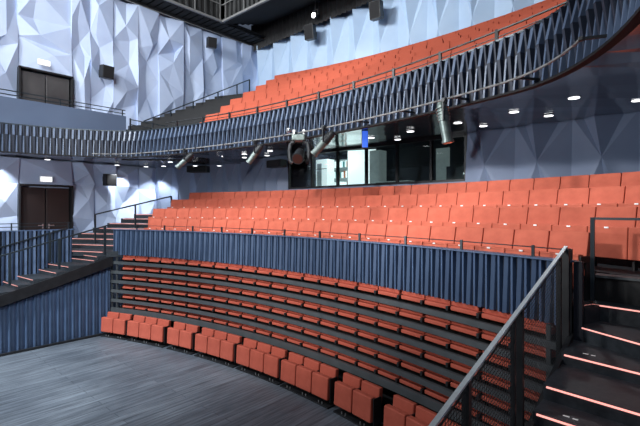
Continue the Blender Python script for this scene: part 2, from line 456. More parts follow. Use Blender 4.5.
# ------------------------------------------------------------------ doors on the left wall
def double_door(name, y0, y1, z0, z1, m, label_handles, lit):
    bm = bmesh.new()
    yc, w, h = (y0 + y1) / 2, y1 - y0, z1 - z0
    for s in (0, 1):
        a = y0 + .03 + s * (w / 2 - .02); b_ = a + w / 2 - .05
        box(bm, (-16.88, (a + b_) / 2, z0 + h / 2 - .02), (0.06, b_ - a, h - .06), 0.01)
    d = link(name, bm, m); tag(d, kind='structure')
    bm = bmesh.new()
    box(bm, (-16.82, y0 - .02, z0 + h / 2), (0.30, 0.05, h + .04)); box(bm, (-16.82, y1 + .02, z0 + h / 2), (0.30, 0.05, h + .04))
    box(bm, (-16.82, yc, z1 + .02), (0.30, w + .08, 0.05))
    link('door_frame', bm, M['black'], d)
    for s in (-1, 1):
        bm = bmesh.new()
        box(bm, (-16.83, yc + s * .09, z0 + 1.02), (0.02, 0.05, 0.16), 0.004)
        bar(bm, (-16.79, yc + s * .09, z0 + 1.05), (-16.79, yc + s * .24, z0 + 1.05), 0.025)
        link('door_handle', bm, M['steel'], d)
    return d
double_door('door_1', 3.93, 5.47, 6.27, 8.50, M['door_up'], '', 1)
double_door('door_2', 3.93, 5.47, 2.22, 4.62, M['door_low'], '', 0)

# ------------------------------------------------------------------ exit signs, wall speakers
def exit_sign(y, z, label):
    t = empty('exit_sign', (-16.50, y, z), 0, label, 'sign')
    bm = bmesh.new(); box(bm, (-0.02, 0, 0), (0.05, 0.37, 0.19), 0.01); link('housing', bm, M['white'], t)
    bm = bmesh.new(); box(bm, (0.012, 0, 0), (0.02, 0.33, 0.15), 0.006); link('panel', bm, M['sign'], t)
exit_sign(4.56, 8.76, 'small lit white sign on the pale wall above the upper double door')
exit_sign(4.62, 4.84, 'small lit white sign on the wall above the lower double door')

def speaker(loc, s, rz, tilt, label, hang=False):
    t = empty('wall_speaker', loc, rz, label, 'speaker')
    R = Matrix.Rotation(tilt, 4, 'X')
    bm = bmesh.new(); box(bm, (0, 0, 0), s, 0.015, R); link('cabinet', bm, M['black'], t)
    bm = bmesh.new()
    box(bm, R @ Vector((0, -s[1] / 2 - .006, 0)), (s[0] * .88, 0.012, s[2] * .92), 0.004, R); link('grille', bm, M['dark'], t)
    bm = bmesh.new(); bar(bm, (0, s[1] * .3, 0), (0, s[1] * .5 + .28, 0.05), 0.04); 
    box(bm, (0, s[1] * .5 + .27, 0.05), (0.16, 0.02, 0.2))
    link('bracket', bm, M['black'], t)
# left wall faces +x : local -y must point to +x  -> rz = +90deg
speaker((-16.42, 6.55, 8.90), (0.42, 0.30, 0.46), PI / 2 + .1, 0.12, 'black loudspeaker on the pale wall right of the upper double door')
speaker((-16.35, 11.05, 11.28), (0.40, 0.30, 0.44), PI / 2 - .3, 0.15, 'small black loudspeaker high on the pale wall just below the ceiling edge')
speaker((-16.45, 6.68, 4.92), (0.40, 0.28, 0.44), PI / 2 + .05, 0.05, 'black loudspeaker on the wall right of the lower double door')
speaker((-12.5, 13.40, 11.42), (0.44, 0.30, 0.62), 0.2, 0.15, 'black loudspeaker at the drape edge above the far upper seats')
speaker((-9.1, 13.40, 11.30), (0.46, 0.30, 0.64), 0.1, 0.15, 'black loudspeaker at the drape edge nearer the camera, above the upper seats')
speaker((-14.9, 9.45, 5.42), (0.85, 0.30, 0.26), 0.55, 0.0, 'flat black loudspeaker under the balcony near the left corner of the back wall')
speaker((-11.3, 10.35, 5.45), (0.75, 0.30, 0.26), 0.0, 0.0, 'flat black loudspeaker under the balcony just left of the booth windows')

# ------------------------------------------------------------------ ceiling, catwalk, drape
bm = bmesh.new(); box(bm, (-7.3, 4.5, 14.6), (20.5, 20.4, 0.1)); tag(link('ceiling', bm, M['ceil']), kind='structure')
# slatted ring between the walls and the catwalk
bm = bmesh.new()
for k in range(60):
    y = -4.0 + k * 0.31
    if y > 14.1: break
    bar(bm, (-17.0, y, 12.14), (-15.85, y, 12.10), 0.24, 0.04)
box(bm, (-16.45, 5.0, 12.25), (1.25, 18.6, 0.05))
tag(link('ceiling', bm, M['ceil']), kind='structure')
bm = bmesh.new()
for k in range(9):
    t = k / 8.0
    bar(bm, (-15.9, 11.35 + 2.6 * t, 12.12 + .8 * t), (2.2, 11.35 + 2.6 * t, 12.12 + .8 * t), 0.26, 0.04)
vs = [(-15.9, 11.3, 12.2), (2.2, 11.3, 12.2), (2.2, 14.2, 13.05), (-15.9, 14.2, 13.05)]
bm.faces.new([bm.verts.new(v) for v in vs])
tag(link('ceiling', bm, M['ceil']), kind='structure')
# wall-top trims
bm = bmesh.new(); bar(bm, (-16.75, -3, 12.05), (-16.75, 13.6, 12.05), 0.07, 0.10)
tag(link('trim_1', bm, M['black']), kind='structure')
bm = bmesh.new(); bar(bm, (-16.72, -3, 11.98), (-16.72, 13.5, 11.98), 0.03, 0.025)
tag(link('trim_2', bm, M['gridrail']), kind='structure')

def catwalk():
    t = empty('catwalk', (-15.85, 11.3, 12.1), 0, 'dark grey ribbed technical catwalk hanging under the ceiling at upper left', 'catwalk')
    o = Vector((-15.85, 11.3, 12.1))
    bm = bmesh.new()
    n = 50
    for i in range(n):                                   # ribs along the left wall leg
        y = -i * 0.30
        bar(bm, (0, y, 0), (0, y, 2.3), 0.09 + .05 * (i % 3 == 0), 0.10)
    box(bm, (-0.08, -7.5, 1.15), (0.04, 15, 2.3))
    link('side_cladding', bm, M['grid'], t)
    bm = bmesh.new()
    for i in range(58):
        x = i * 0.30
        bar(bm, (x, 0, 0), (x, 0, 2.3), 0.09 + .05 * (i % 3 == 0), 0.10)
    box(bm, (9, 0.08, 1.15), (18, 0.04, 2.3))
    link('rear_cladding', bm, M['grid'], t)
    bm = bmesh.new()
    for z, w in ((0.02, .09), (0.75, .04), (1.5, .04)):
        bar(bm, (.08, 0, z), (.08, -15, z), w); bar(bm, (0, -.08, z), (18, -.08, z), w)
    for i in range(12): bar(bm, (.08, -.2 - i * 1.25, 0), (.08, -.2 - i * 1.25, 2.3), 0.035)
    for i in range(14): bar(bm, (.3 + i * 1.3, -.08, 0), (.3 + i * 1.3, -.08, 2.3), 0.035)
    link('rail', bm, M['gridrail'], t)
    for i, (y, z) in enumerate(((-3.1, .55), (-4.7, .6), (-6.4, .6), (-8.1, .6))):
        bm = bmesh.new(); box(bm, (.06, y, z), (0.04, 1.05, 0.42), 0.01); link('light_panel', bm, M['gridpanel'], t)
catwalk()
# pleated black drape above the upper seats
pts = [(-16.9, 13.86), (2.2, 13.86)]
n = 150
bm = bmesh.new()
lo, hi = [], []
for i in range(n + 1):
    x = -16.9 + 19.1 * i / n; y = 13.80 + (0.05 if i % 2 else -0.05)
    lo.append(bm.verts.new((x, y, 11.76 + .028 * (x + 16.9)))); hi.append(bm.verts.new((x, y, 13.1)))
for i in range(n): bm.faces.new((lo[i], lo[i + 1], hi[i + 1], hi[i]))
tag(link('stage_drape', bm, M['curtain']), 'long black pleated drape hanging above the pale upper back wall', 'drape')

# small bright lamp hanging on the drape
def drape_lamp():
    t = empty('hanging_lamp', (-12.3, 13.5, 12.1), 0, 'small bright white lamp hanging in front of the black drape', 'lamp')
    bm = bmesh.new(); cone(bm, (0, .14, .06), (0, -.1, 0), 0.09, 0.12); link('body', bm, M['fixdark'], t)
    bm = bmesh.new(); cone(bm, (0, -.1, 0), (0, -.13, 0), 0.11, 0.10); link('bulb', bm, M['glow'], t)
    bm = bmesh.new(); tube(bm, [(-.14, 0, 0), (-.14, 0, .25), (.14, 0, .25), (.14, 0, 0)], 0.012); tube(bm, [(0, 0, .25), (0, 0, .85)], .012)
    link('yoke', bm, M['gridrail'], t)
drape_lamp()

# ------------------------------------------------------------------ balcony
bp0 = balcony_path(0.0)
D0, D1 = 5.46, 6.25
zb = D0 + (D1 - D0) * 0.62
balc = empty('curved_balcony', (CX, 7.1, D0), 0, 'curved blue-grey fluted balcony front sweeping across the hall', 'balcony')
def shift(o, base):
    o.data.transform(Matrix.Translation(-Vector(base))); return o
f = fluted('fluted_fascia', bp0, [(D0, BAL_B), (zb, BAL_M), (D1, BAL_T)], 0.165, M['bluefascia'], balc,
           alt={(0, 0), (0, 1), (0, 2), (1, 4), (1, 5), (1, 6)})  # these blade faces get the painted shade
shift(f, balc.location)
bm = bmesh.new()
rp = resample(bp0, 160)
for i in range(160):
    a = offset_at(rp, i, 0.02); b_ = offset_at(rp, i + 1, 0.02)
    bar(bm, (*a, D0 - .015), (*b_, D0 - .015), 0.10, 0.03)
o = link('bottom_edge', bm, M['dark'], balc); shift(o, balc.location)
bm = bmesh.new()
for i in range(160):
    a = offset_at(rp, i, -0.03); b_ = offset_at(rp, i + 1, -0.03)
    bar(bm, (*a, D1 + .01), (*b_, D1 + .01), 0.10, 0.03)
o = link('top_cap', bm, M['rail'], balc); shift(o, balc.location)

# guard rail over the balcony front
gr = empty('balcony_guard_rail', (CX, 7.0, 6.27), 0, 'thin black guard rail with short posts above the balcony front', 'rail')
base = gr.location.copy()
bm = bmesh.new(); tube(bm, [P(-.262 + .61 * i / 60, 18.37, 6.44) for i in range(61)], 0.016, 6)
shift(link('top_rail', bm, M['black'], gr), base)
bm = bmesh.new(); tube(bm, [P(-.262 + .61 * i / 60, 18.37, 6.35) for i in range(61)], 0.008, 6)
shift(link('lower_rail', bm, M['black'], gr), base)
for k in range(11):
    ph = -.236 + .0575 * k
    bm = bmesh.new(); bar(bm, P(ph, 18.37, 6.26), P(ph, 18.37, 6.46), 0.045)
    shift(link('post', bm, M['black'], gr), base)

# lighting pipe in front of the fascia
pp = resample(balcony_path(0.38, 2.0, 2.0), 220)
def yk(p): return p
lo_i = min(range(len(pp)), key=lambda i: math.dist(pp[i], (-13.95, 5.15)))
hi_i = min(range(len(pp)), key=lambda i: math.dist(pp[i], (-0.80, 4.98)))
pipe_pts = [(x, y, 5.50) for x, y in pp[lo_i:hi_i + 1]]
pr = empty('lighting_pipe', (CX, 6.7, 5.50), 0, 'slim steel lighting pipe curving along the balcony front', 'pipe')
base = pr.location.copy()
bm = bmesh.new(); tube(bm, pipe_pts[::3] + [pipe_pts[-1]], 0.016, 8); shift(link('pipe', bm, M['gridrail'], pr, True), base)
for i in list(range(6, len(pipe_pts) - 4, 12)) + [len(pipe_pts) - 1]:
    x, y, z = pipe_pts[i]; j = lo_i + i
    q = offset_at(pp, j, -0.40)
    bm = bmesh.new(); bar(bm, (x, y, z), (q[0], q[1], z + .02), 0.02, 0.03); box(bm, (x, y, z), (.045, .045, .045), .01)
    shift(link('bracket', bm, M['black'], pr), base)

# glossy soffit under the balcony, folded in shallow triangles
def soffit():
    inner = resample(balcony_path(-0.10, -3.0, 0.0), 60)
    outp = [(-17.0, -3.0), (-17.0, 8.75), (-15.0, 10.0), (-13.0, 10.85), (1.5, 10.85), (2.4, 10.0), (2.4, 0.0)]
    outer = []
    for x, y in inner:                         # aim each inner point outward
        if y < 2.6:
            outer.append((-17.0 if x < CX else 2.4, y)); continue
        dx, dy = x - CX, y - (-2.0)
        best = None
        for a, b_ in zip(outp[:-1], outp[1:]):
            ex, ey = b_[0] - a[0], b_[1] - a[1]
            den = dx * ey - dy * ex
            if abs(den) < 1e-9: continue
            t = ((a[0] - CX) * ey - (a[1] + 2.0) * ex) / den
            s = ((a[0] - CX) * dy - (a[1] + 2.0) * dx) / den
            if t > 0 and -1e-6 <= s <= 1 + 1e-6 and (best is None or t < best): best = t
        outer.append((CX + dx * best, -2.0 + dy * best))
    bm = bmesh.new(); I, O_, Mid = [], [], []
    for i, ((x0, y0), (x1, y1)) in enumerate(zip(inner, outer)):
        zo = 5.55 if x1 < -15.5 or y1 < 6 else (5.62 if x1 < -13.5 else 5.80)
        I.append(bm.verts.new((x0, y0, 5.50))); O_.append(bm.verts.new((x1, y1, zo)))
        t = 0.45 + .12 * math.sin(i * 2.1)
        Mid.append(bm.verts.new((x0 + (x1 - x0) * t, y0 + (y1 - y0) * t, 5.50 + (zo - 5.50) * t + 0.010 * math.sin(i * 1.7))))
    for i in range(len(I) - 1):
        for a, b_ in ((I, Mid), (Mid, O_)):
            f1 = bm.faces.new((a[i], a[i + 1], b_[i + 1])); f2 = bm.faces.new((a[i], b_[i + 1], b_[i]))
            if b_ is O_ and i % 9 in (3, 4) and i > 14: f1.material_index = 1; 
            if b_ is O_ and i % 9 in (4, 5) and i > 14: f2.material_index = 1  # wedges coloured as the seats' reflection
    me_o = link('ceiling', bm, [M['soffit'], M['soffit_reflect']])
    tag(me_o, kind='structure')
    # structural slab above
soffit()
# black bar standing in for the shadow strip at the left soffit edge
bm = bmesh.new(); bar(bm, (-13.9, 6.0, 5.42), (-13.0, 8.0, 5.50), 0.10, 0.05)
tag(link('shadow_strip', bm, M['black']), kind='structure')

# downlights in the soffit
DL = [(-1.50, 7.75), (-2.55, 8.2), (-2.25, 9.35), (-0.80, 9.0), (-3.75, 8.5), (-3.62, 9.55), (-5.0, 8.75), (-6.1, 10.0),
      (-6.2, 8.9), (-9.9, 8.8), (-11.1, 8.75), (-12.2, 8.6), (-11.3, 9.9), (-12.3, 9.7), (-13.7, 9.6),
      (-16.35, 6.9), (-16.1, 7.9), (-15.4, 8.25), (-13.9, 7.7), (-13.1, 8.2), (-14.4, 9.0), (-16.3, 2.2), (-16.3, 4.6)]
DLn = ['above the right end of the third row', 'above the right of the back row', 'near the right back wall', 'at the far right edge of the picture',
       'near the large upright lamp', 'close to the back wall right of the booth', 'left of the large upright lamp', 'in front of the booth, nearest the glass',
       'in front of the booth glass, nearer the balcony edge', 'left of the twin-armed lamp, in front', 'second in front from the twin-armed lamp',
       'third in front from the twin-armed lamp', 'in the rear line left of the booth', 'second in the rear line left of the booth',
       'third in the rear line left of the booth', 'above the lit left wall beside the speaker', 'above the bright left corner of the wall',
       'in the left corner over the aisle stairs', 'beside the leftmost pipe lamp', 'just right of the leftmost pipe lamp',
       'behind the leftmost pipe lamp', 'above the side passage left of the lower door', 'above the lower double door']
def make_dl():
    t = empty('downlight', (0, 0, 0), 0, 'x', 'ceiling light', 'round downlights in the dark balcony soffit')
    bm = bmesh.new(); bmesh.ops.create_cone(bm, segments=20, radius1=0.10, radius2=0.105, depth=0.008, cap_ends=True)
    link('trim_ring', bm, M['rail'], t)
    bm = bmesh.new(); bmesh.ops.create_cone(bm, segments=20, radius1=0.082, radius2=0.082, depth=0.006, cap_ends=True)
    bmesh.ops.translate(bm, vec=(0, 0, -.006), verts=bm.verts); link('lit_disc', bm, M['lampdisc'], t)
    return t
def sof_z(x, y):
    r = math.hypot(x - CX, y - CY)
    if x < -13.5: return 5.50
    t = (r - 18.3) / max(0.5, (math.hypot(x - CX, 10.85 - CY) - 18.3)) if y > 5 else 0
    return 5.50 + 0.28 * max(0, min(1, t))
dl0 = make_dl()
for i, (x, y) in enumerate(DL):
    d = dl0 if i == 0 else copy_tree(dl0)
    d.location = (x, y, sof_z(x, y) - 0.012); d['label'] = 'lit round downlight in dark soffit ' + DLn[i]

# solid parapet of the upper side gallery, with ledge and rails
gp = empty('gallery_parapet', (-15.2, 2.0, 6.25), 0, 'plain slate-blue parapet of the upper side gallery below the upper door', 'parapet')
bm = bmesh.new(); box(bm, (0, -0.4, 0.43), (0.14, 10.2, 0.86), 0.01); link('panel', bm, M['parapet_plain'], gp)
bm = bmesh.new(); box(bm, (0.2, -0.4, -0.03), (0.5, 10.2, 0.04)); link('ledge', bm, M['parapet_plain'], gp)
for z in (0.95, 1.07):
    bm = bmesh.new(); bar(bm, (0, -5.4, z), (0, 4.7, z), 0.025); link('rail', bm, M['rail'], gp)
for k in range(6):
    bm = bmesh.new(); bar(bm, (0, -5.2 + k * 1.96, .85), (0, -5.2 + k * 1.96, 1.08), 0.03); link('post', bm, M['rail'], gp)

# short three-bar rail at the head of the gallery stairs
tr = empty('stair_head_rail', (-15.25, 6.9, 6.3), 0, 'short three-bar dark rail at the foot of the upper left stairs', 'rail')
for z in (0.38, 0.56, 0.74):
    bm = bmesh.new(); bar(bm, (0, 0, z), (0.35, 1.5, z - .12), 0.025); link('rail', bm, M['rail'], tr)
for q in (0, .5, 1.0):
    bm = bmesh.new(); bar(bm, (.35 * q, 1.5 * q, 0), (.35 * q, 1.5 * q, .78 - .12 * q), 0.045); link('post', bm, M['rail'], tr)

# ------------------------------------------------------------------ seats
def seat_part(name, m, parent, c, s, bev, rot=None, segs=3):
    bm = bmesh.new(); box(bm, c, s, bev, rot, segs)
    return link(name, bm, m, parent, smooth=False)

def tier_seat():
    """tip-up seat, folded; origin on the tread, faces -y"""
    t = empty('theatre_seat', (0, 0, 0), 0, 'x', 'seat')
    R = Matrix.Rotation(-0.20, 4, 'X')
    seat_part('backrest', M['seat'], t, (0, 0.06, 0.58), (0.515, 0.085, 0.56), 0.012, R)
    seat_part('seat_pad', M['seat'], t, (0, -0.11, 0.37), (0.512, 0.12, 0.43), 0.014, Matrix.Rotation(-0.05, 4, 'X'))
    bm = bmesh.new()
    box(bm, (0.26, -0.03, 0.52), (0.035, 0.22, 0.09), 0.01); box(bm, (0.26, 0.03, 0.26), (0.03, 0.10, 0.52), 0.005)
    link('arm_bracket', bm, M['black'], t)
    bm = bmesh.new(); box(bm, (0.0, -0.171, 0.575), (0.055, 0.012, 0.022), 0.004); link('number_plate', bm, M['white'], t)
    return t

def upper_seat():
    t = empty('theatre_seat', (0, 0, 0), 0, 'x', 'seat')
    R = Matrix.Rotation(-0.20, 4, 'X')
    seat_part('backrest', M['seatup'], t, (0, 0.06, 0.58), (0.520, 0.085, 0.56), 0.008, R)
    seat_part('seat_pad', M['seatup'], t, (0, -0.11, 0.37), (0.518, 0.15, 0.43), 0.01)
    bm = bmesh.new(); box(bm, (0.26, -0.02, 0.52), (0.03, 0.2, 0.08), 0.008); link('arm_bracket', bm, M['black'], t)
    return t

def front_seat():
    t = empty('front_row_seat', (0, 0, 0), 0, 'x', 'seat')
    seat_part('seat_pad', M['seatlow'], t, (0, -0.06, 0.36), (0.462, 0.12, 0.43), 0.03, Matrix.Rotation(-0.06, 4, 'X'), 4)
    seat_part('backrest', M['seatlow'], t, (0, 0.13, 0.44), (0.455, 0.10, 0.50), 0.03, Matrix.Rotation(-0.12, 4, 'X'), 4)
    bm = bmesh.new(); box(bm, (0, 0.05, 0.09), (0.05, 0.06, 0.18), 0.006); box(bm, (0, 0.04, 0.015), (0.49, 0.34, 0.03), 0.006)
    link('pedestal', bm, M['black'], t)
    for s in (-1, 1):
        bm = bmesh.new(); cone(bm, (s * .05, -.09, 0.0), (s * .05, -.09, .07), .012, .012, 8); link('glide', bm, M['steel'], t)
    bm = bmesh.new(); box(bm, (0.247, 0.03, 0.33), (0.022, 0.20, 0.46), 0.006); link('side_bracket', bm, M['black'], t)
    return t

def stored_seat():
    """seat folded flat inside the retracted bleacher"""
    t = empty('stored_seat', (0, 0, 0), 0, 'x', 'seat')
    seat_part('backrest', M['seatlow'], t, (0.0, 0.045, 0.178), (0.50, 0.16, 0.080), 0.02)
    seat_part('seat_pad', M['seatlow'], t, (0.03, -0.01, 0.108), (0.49, 0.17, 0.066), 0.018)
    bm = bmesh.new(); box(bm, (-0.255, -.02, 0.10), (0.045, 0.22, 0.07), 0.006); link('hinge', bm, M['black'], t)
    return t

def place(proto, used, ph, R, z, label, group):
    if not used: o = proto; used.append(1)
    else: o = copy_tree(proto)
    o.location = P(ph, R, z); o.rotation_euler = (0, 0, -ph)
    o['label'] = label; o['group'] = group
    return o

# middle tier: rows D (front) .. A (back)
mid_rows = [(18.55, 2.655, -0.312, 0.345, 'front row'), (19.45, 2.985, -0.350, 0.405, 'second row'),
            (20.35, 3.315, -0.350, 0.400, 'third row'), (21.25, 3.600, -0.346, 0.375, 'back row')]
pt = tier_seat(); used = []
for k, (R, z, f0, f1, nm) in enumerate(mid_rows):
    n = int((f1 - f0) * R / 0.522); st = (f1 - f0) / n
    for i in range(n):
        place(pt, used, f0 + (i + .5) * st, R, z,
              'red folded seat in the %s of the middle tier, %s from its left end' % (nm, ORD[i + 1]), 'red seats in the %s of the middle tier' % nm)
    a0, a1 = (R - 0.50 if k else 18.14), (R + 0.40 if k < 3 else 21.80)
    bm = bmesh.new(); sector(bm, a0, a1, f0 - .004, min(f1, .375) + .012, z - (0.34 if k else .2), z)
    tag(link('seating_platform', bm, M['tread']), 'charcoal stepped platform under the %s of the middle tier' % nm, 'platform')

# upper tier
up_left = [-.2136, -.224, -.2415, -.2479, -.2515, -.257, -.264]
pu = upper_seat(); used = []
names_up = ['front row', 'second row', 'third row', 'fourth row', 'fifth row', 'sixth row', 'back row']
for k in range(7):
    R = 19.05 + 0.9 * k; z = 5.87 + 0.48 * k; f0 = up_left[k]; f1 = 0.345 - .012 * k
    n = int((f1 - f0) * R / 0.522); st = (f1 - f0) / n
    for i in range(n):
        place(pu, used, f0 + (i + .5) * st, R, z,
              'red folded seat in the %s of the balcony, %s from its left end' % (names_up[k], ORD[i + 1]),
              'red seats in the %s of the balcony' % names_up[k])
    bm = bmesh.new(); sector(bm, R - 0.50 if k else 18.42, R + 0.40, f0 - .003, f1 + .02, z - 0.50 if k else z - .04, z)
    tag(link('seating_platform', bm, M['tread']), 'charcoal stepped platform under the %s of the balcony' % names_up[k], 'platform')

# front row on the stage floor
pf = front_seat(); used = []
groups = [(2, -.359), (3, -.299), (2, -.207), (3, -.1445), (3, -.0555), (3, .0320), (2, .1240), (3, .1950), (2, .2860)]
c = 0
for n, f0 in groups:
    for i in range(n):
        c += 1
        place(pf, used, f0 + .002 + (i + .5) * 0.0276, 17.62, 0.0,
              'red folded seat in the lowest row on the stage floor, %s from its left end' % ORD[c], 'red seats in the lowest row on the stage floor')

# retracted bleacher: grey bars with folded seats between
bl = empty('retracted_bleacher', P(0, 18.0, 0), 0, 'dark retracted seating stand with stacked curved grey bars under the blue parapet', 'bleacher')
base = bl.location.copy()
barz = [2.17 - 0.293 * i for i in range(6)]
F0, F1 = -0.362, 0.347
for i, z in enumerate(barz):
    h = 0.088 if i < 5 else 0.14
    bm = bmesh.new(); sector(bm, 17.93, 17.99, F0, F1, z - h / 2, z + h / 2, 40)
    shift(link('front_bar', bm, M['bar'], bl), base)
    bm = bmesh.new(); sector(bm, 17.99, 18.5, F0, F1 - .01, z - .04, z + .0, 40)
    shift(link('deck', bm, M['dark'], bl), base)
bm = bmesh.new(); sector(bm, 17.99, 18.5, F0, F1 - .01, .33, .37, 40); shift(link('deck', bm, M['dark'], bl), base)
bm = bmesh.new(); sector(bm, 18.5, 18.6, F0, F1, 0.0, 2.4, 40); shift(link('back_panel', bm, M['dark'], bl), base)
bm = bmesh.new(); sector(bm, 17.92, 18.0, F0, F1, 0.0, 0.16, 40); shift(link('plinth', bm, M['black'], bl), base)
for ph in (-.3605, -.349, .338, .3475):
    bm = bmesh.new(); bar(bm, P(ph, 17.98, 0), P(ph, 17.98, 2.4), 0.05); shift(link('post', bm, M['bar'], bl), base)
ps = stored_seat(); used = []
rown = ['top', 'second', 'third', 'fourth', 'fifth', 'lowest']
gaps = [2, 3, 2, 3, 3, 3, 2, 3, 2]
for r in range(6):
    z = (2.17 - 0.293 * r) + 0.012
    ph = -0.341; c = 0
    gl = gaps if r % 2 == 0 else gaps[1:] + gaps[:1]
    for g in gl:
        for i in range(g):
            c += 1
            place(ps, used, ph + 0.0145, 18.10, z,
                  'folded red seat in the %s tier of the retracted stand, %s from the left' % (rown[r], ORD[c]),
                  'folded red seats in the %s tier of the retracted stand' % rown[r])
            ph += 0.0287
        ph += 0.0022

# ------------------------------------------------------------------ lower blue fluted parapet with small rail
pa = empty('fluted_parapet', P(0, 18.0, 2.41), 0, 'long curved blue fluted parapet in front of the middle tier', 'parapet')
base = pa.location.copy()
pf_pts = arc_pts(18.05, -0.359, 0.352)
A = [0, 0.0, 0.075, 0.08, 0.06, 0.05, 0.0, 0.0]
shift(fluted('fluted_panel', pf_pts, [(2.41, FIN_B), (3.19, FIN_T)], 0.20, M['blue'], pa), base)
bm = bmesh.new(); sector(bm, 17.95, 18.12, -.36, .353, 3.185, 3.205, 60); shift(link('top_cap', bm, M['blue'], pa), base)
bm = bmesh.new(); bar(bm, P(.356, 18.05, 2.2), P(.356, 18.05, 3.2), 0.09); shift(link('end_post', bm, M['bluegroove'], pa), base)
gr = empty('parapet_rail', P(0, 18.05, 3.2), 0, 'thin dark rail with short posts on top of the blue parapet', 'rail')
base = gr.location.copy()
bm = bmesh.new(); tube(bm, [P(-.34 + .69 * i / 60, 18.06, 3.325) for i in range(61)], 0.007, 6); shift(link('top_rail', bm, M['rail'], gr), base)
for k in range(11):
    ph = -.308 + .0632 * k
    bm = bmesh.new(); bar(bm, P(ph, 18.05, 3.2), P(ph, 18.05, 3.35), 0.035); shift(link('post', bm, M['rail'], gr), base)

# ------------------------------------------------------------------ stairs
def stair(mirror, label):
    """side stair climbing from the stage; mirror=True -> far left"""
    mx = (lambda x: 2 * CX - x) if mirror else (lambda x: x)
    t = empty('side_stair', (mx(-0.5), 5.0, 0), 0, label, 'stairs')
    base = t.location.copy()
    # nosings: (x_left, y_left, x_right, y_right, z)
    nos = [(-1.1, 0.0, 0.16, 0.0, 0.97), (-1.1, .35, .16, .35, 1.11), (-1.1, .95, .16, .95, 1.25), (-1.1, 1.3, .16, 1.3, 1.39), (-1.1, 1.95, .16, 1.92, 1.52),
           (-1.1, 2.30, .16, 2.25, 1.65), (-1.1, 3.15, .16, 3.08, 1.78), (-1.1, 3.50, .16, 3.42, 1.90),
           (-1.1, 4.06, .16, 3.96, 2.03), (-1.1, 4.38, .16, 4.22, 2.17), (-1.1, 5.08, .16, 4.86, 2.29)]
    if mirror: nos += [(-1.1, 4.86 + .3, .16, 4.75 + .3, 2.40)]
    else: nos += [(-1.1, 5.72, .16, 5.05, 2.46)]
    for i, (xa, ya, xb, yb, z) in enumerate(nos):
        if i + 1 < len(nos): xc, yc, xd, yd = nos[i + 1][0], nos[i + 1][1], nos[i + 1][2], nos[i + 1][3]
        else: xc, yc, xd, yd = xa, 6.2 if not mirror else 5.6, xb, 6.2 if not mirror else 5.6
        bm = bmesh.new()
        prism(bm, [(mx(xa), ya), (mx(xb), yb), (mx(xd), yd + .02), (mx(xc), yc + .02)], z - 0.17, z)
        shift(link('tread', bm, M['tread'], t), base)
        bm = bmesh.new()
        nl = Vector((0, -0.012, -0.018))
        bar(bm, Vector((mx(xa + .03), ya, z)) + nl, Vector((mx(xb), yb, z)) + nl, 0.014, 0.014)
        shift(link('led_nosing', bm, M['led_dim' if mirror else 'led'], t), base)
    # sloping stringer on the stage side
    bm = bmesh.new()
    s = [(0.0, .97), (4.06, 2.05), (5.6, 2.50)]
    off = -1.14
    vs = []
    for x in (off, off + .05):
        for y, z in s: vs.append((mx(x), y, z - .12))
        for y, z in s[::-1]: vs.append((mx(x), y, z - .42))
    V = [bm.verts.new(v) for v in vs]; n = len(s) * 2
    bm.faces.new(V[:n]); bm.faces.new(V[n:][::-1])
    for i in range(n): bm.faces.new((V[i], V[(i + 1) % n], V[n + (i + 1) % n], V[n + i]))
    shift(link('stringer', bm, M['black'], t), base)
    bm = bmesh.new()
    vs = [(mx(-1.08), 0, .5), (mx(.16), 0, .5), (mx(.16), 5.6, 2.0), (mx(-1.08), 5.6, 2.0)]
    bm.faces.new([bm.verts.new(v) for v in vs])
    shift(link('underside', bm, M['black'], t), base)
    if not mirror:                                 # small white step number marks
        for (x, y, z) in ((-.86, 4.14, 2.031), (-.90, 5.2, 2.291)):
            bm = bmesh.new(); box(bm, (x, y, z), (.05, .02, .002)); box(bm, (x + .07, y - .01, z), (.04, .02, .002))
            shift(link('step_mark', bm, M['white'], t), base)
    return t
stair(False, 'near right staircase with pink-lit black treads climbing past the mesh handrail')
stair(True, 'far left staircase with pink-lit nosings climbing beside the blue wall')

# right landing steps up to the second row
t = empty('landing_steps', (-0.5, 6.0, 2.4), 0, 'two dark landing steps with pink light strip at right of the front row', 'stairs')
base = t.location.copy()
bm = bmesh.new(); prism(bm, [(-1.08, 5.86), (-.98, 6.10), (.6, 5.90), (.6, 6.6), (-1.08, 6.7)], 2.3, 2.66); shift(link('tread', bm, M['tread'], t), base)
bm = bmesh.new(); bar(bm, (-1.08, 5.85, 2.648), (-.98, 6.09, 2.648), .014, .014); bar(bm, (-.98, 6.09, 2.648), (.6, 5.89, 2.648), .014, .014)
shift(link('led_nosing', bm, M['led'], t), base)
bm = bmesh.new(); prism(bm, [(-1.0, 6.34), (.6, 6.22), (.6, 8.1), (-1.05, 8.0)], 2.6, 2.965); shift(link('tread', bm, M['riser'], t), base)
bm = bmesh.new(); prism(bm, [(-1.0, 6.31), (.6, 6.19), (.6, 6.4), (-1.0, 6.5)], 2.955, 2.985); shift(link('edge_trim', bm, M['bar'], t), base)
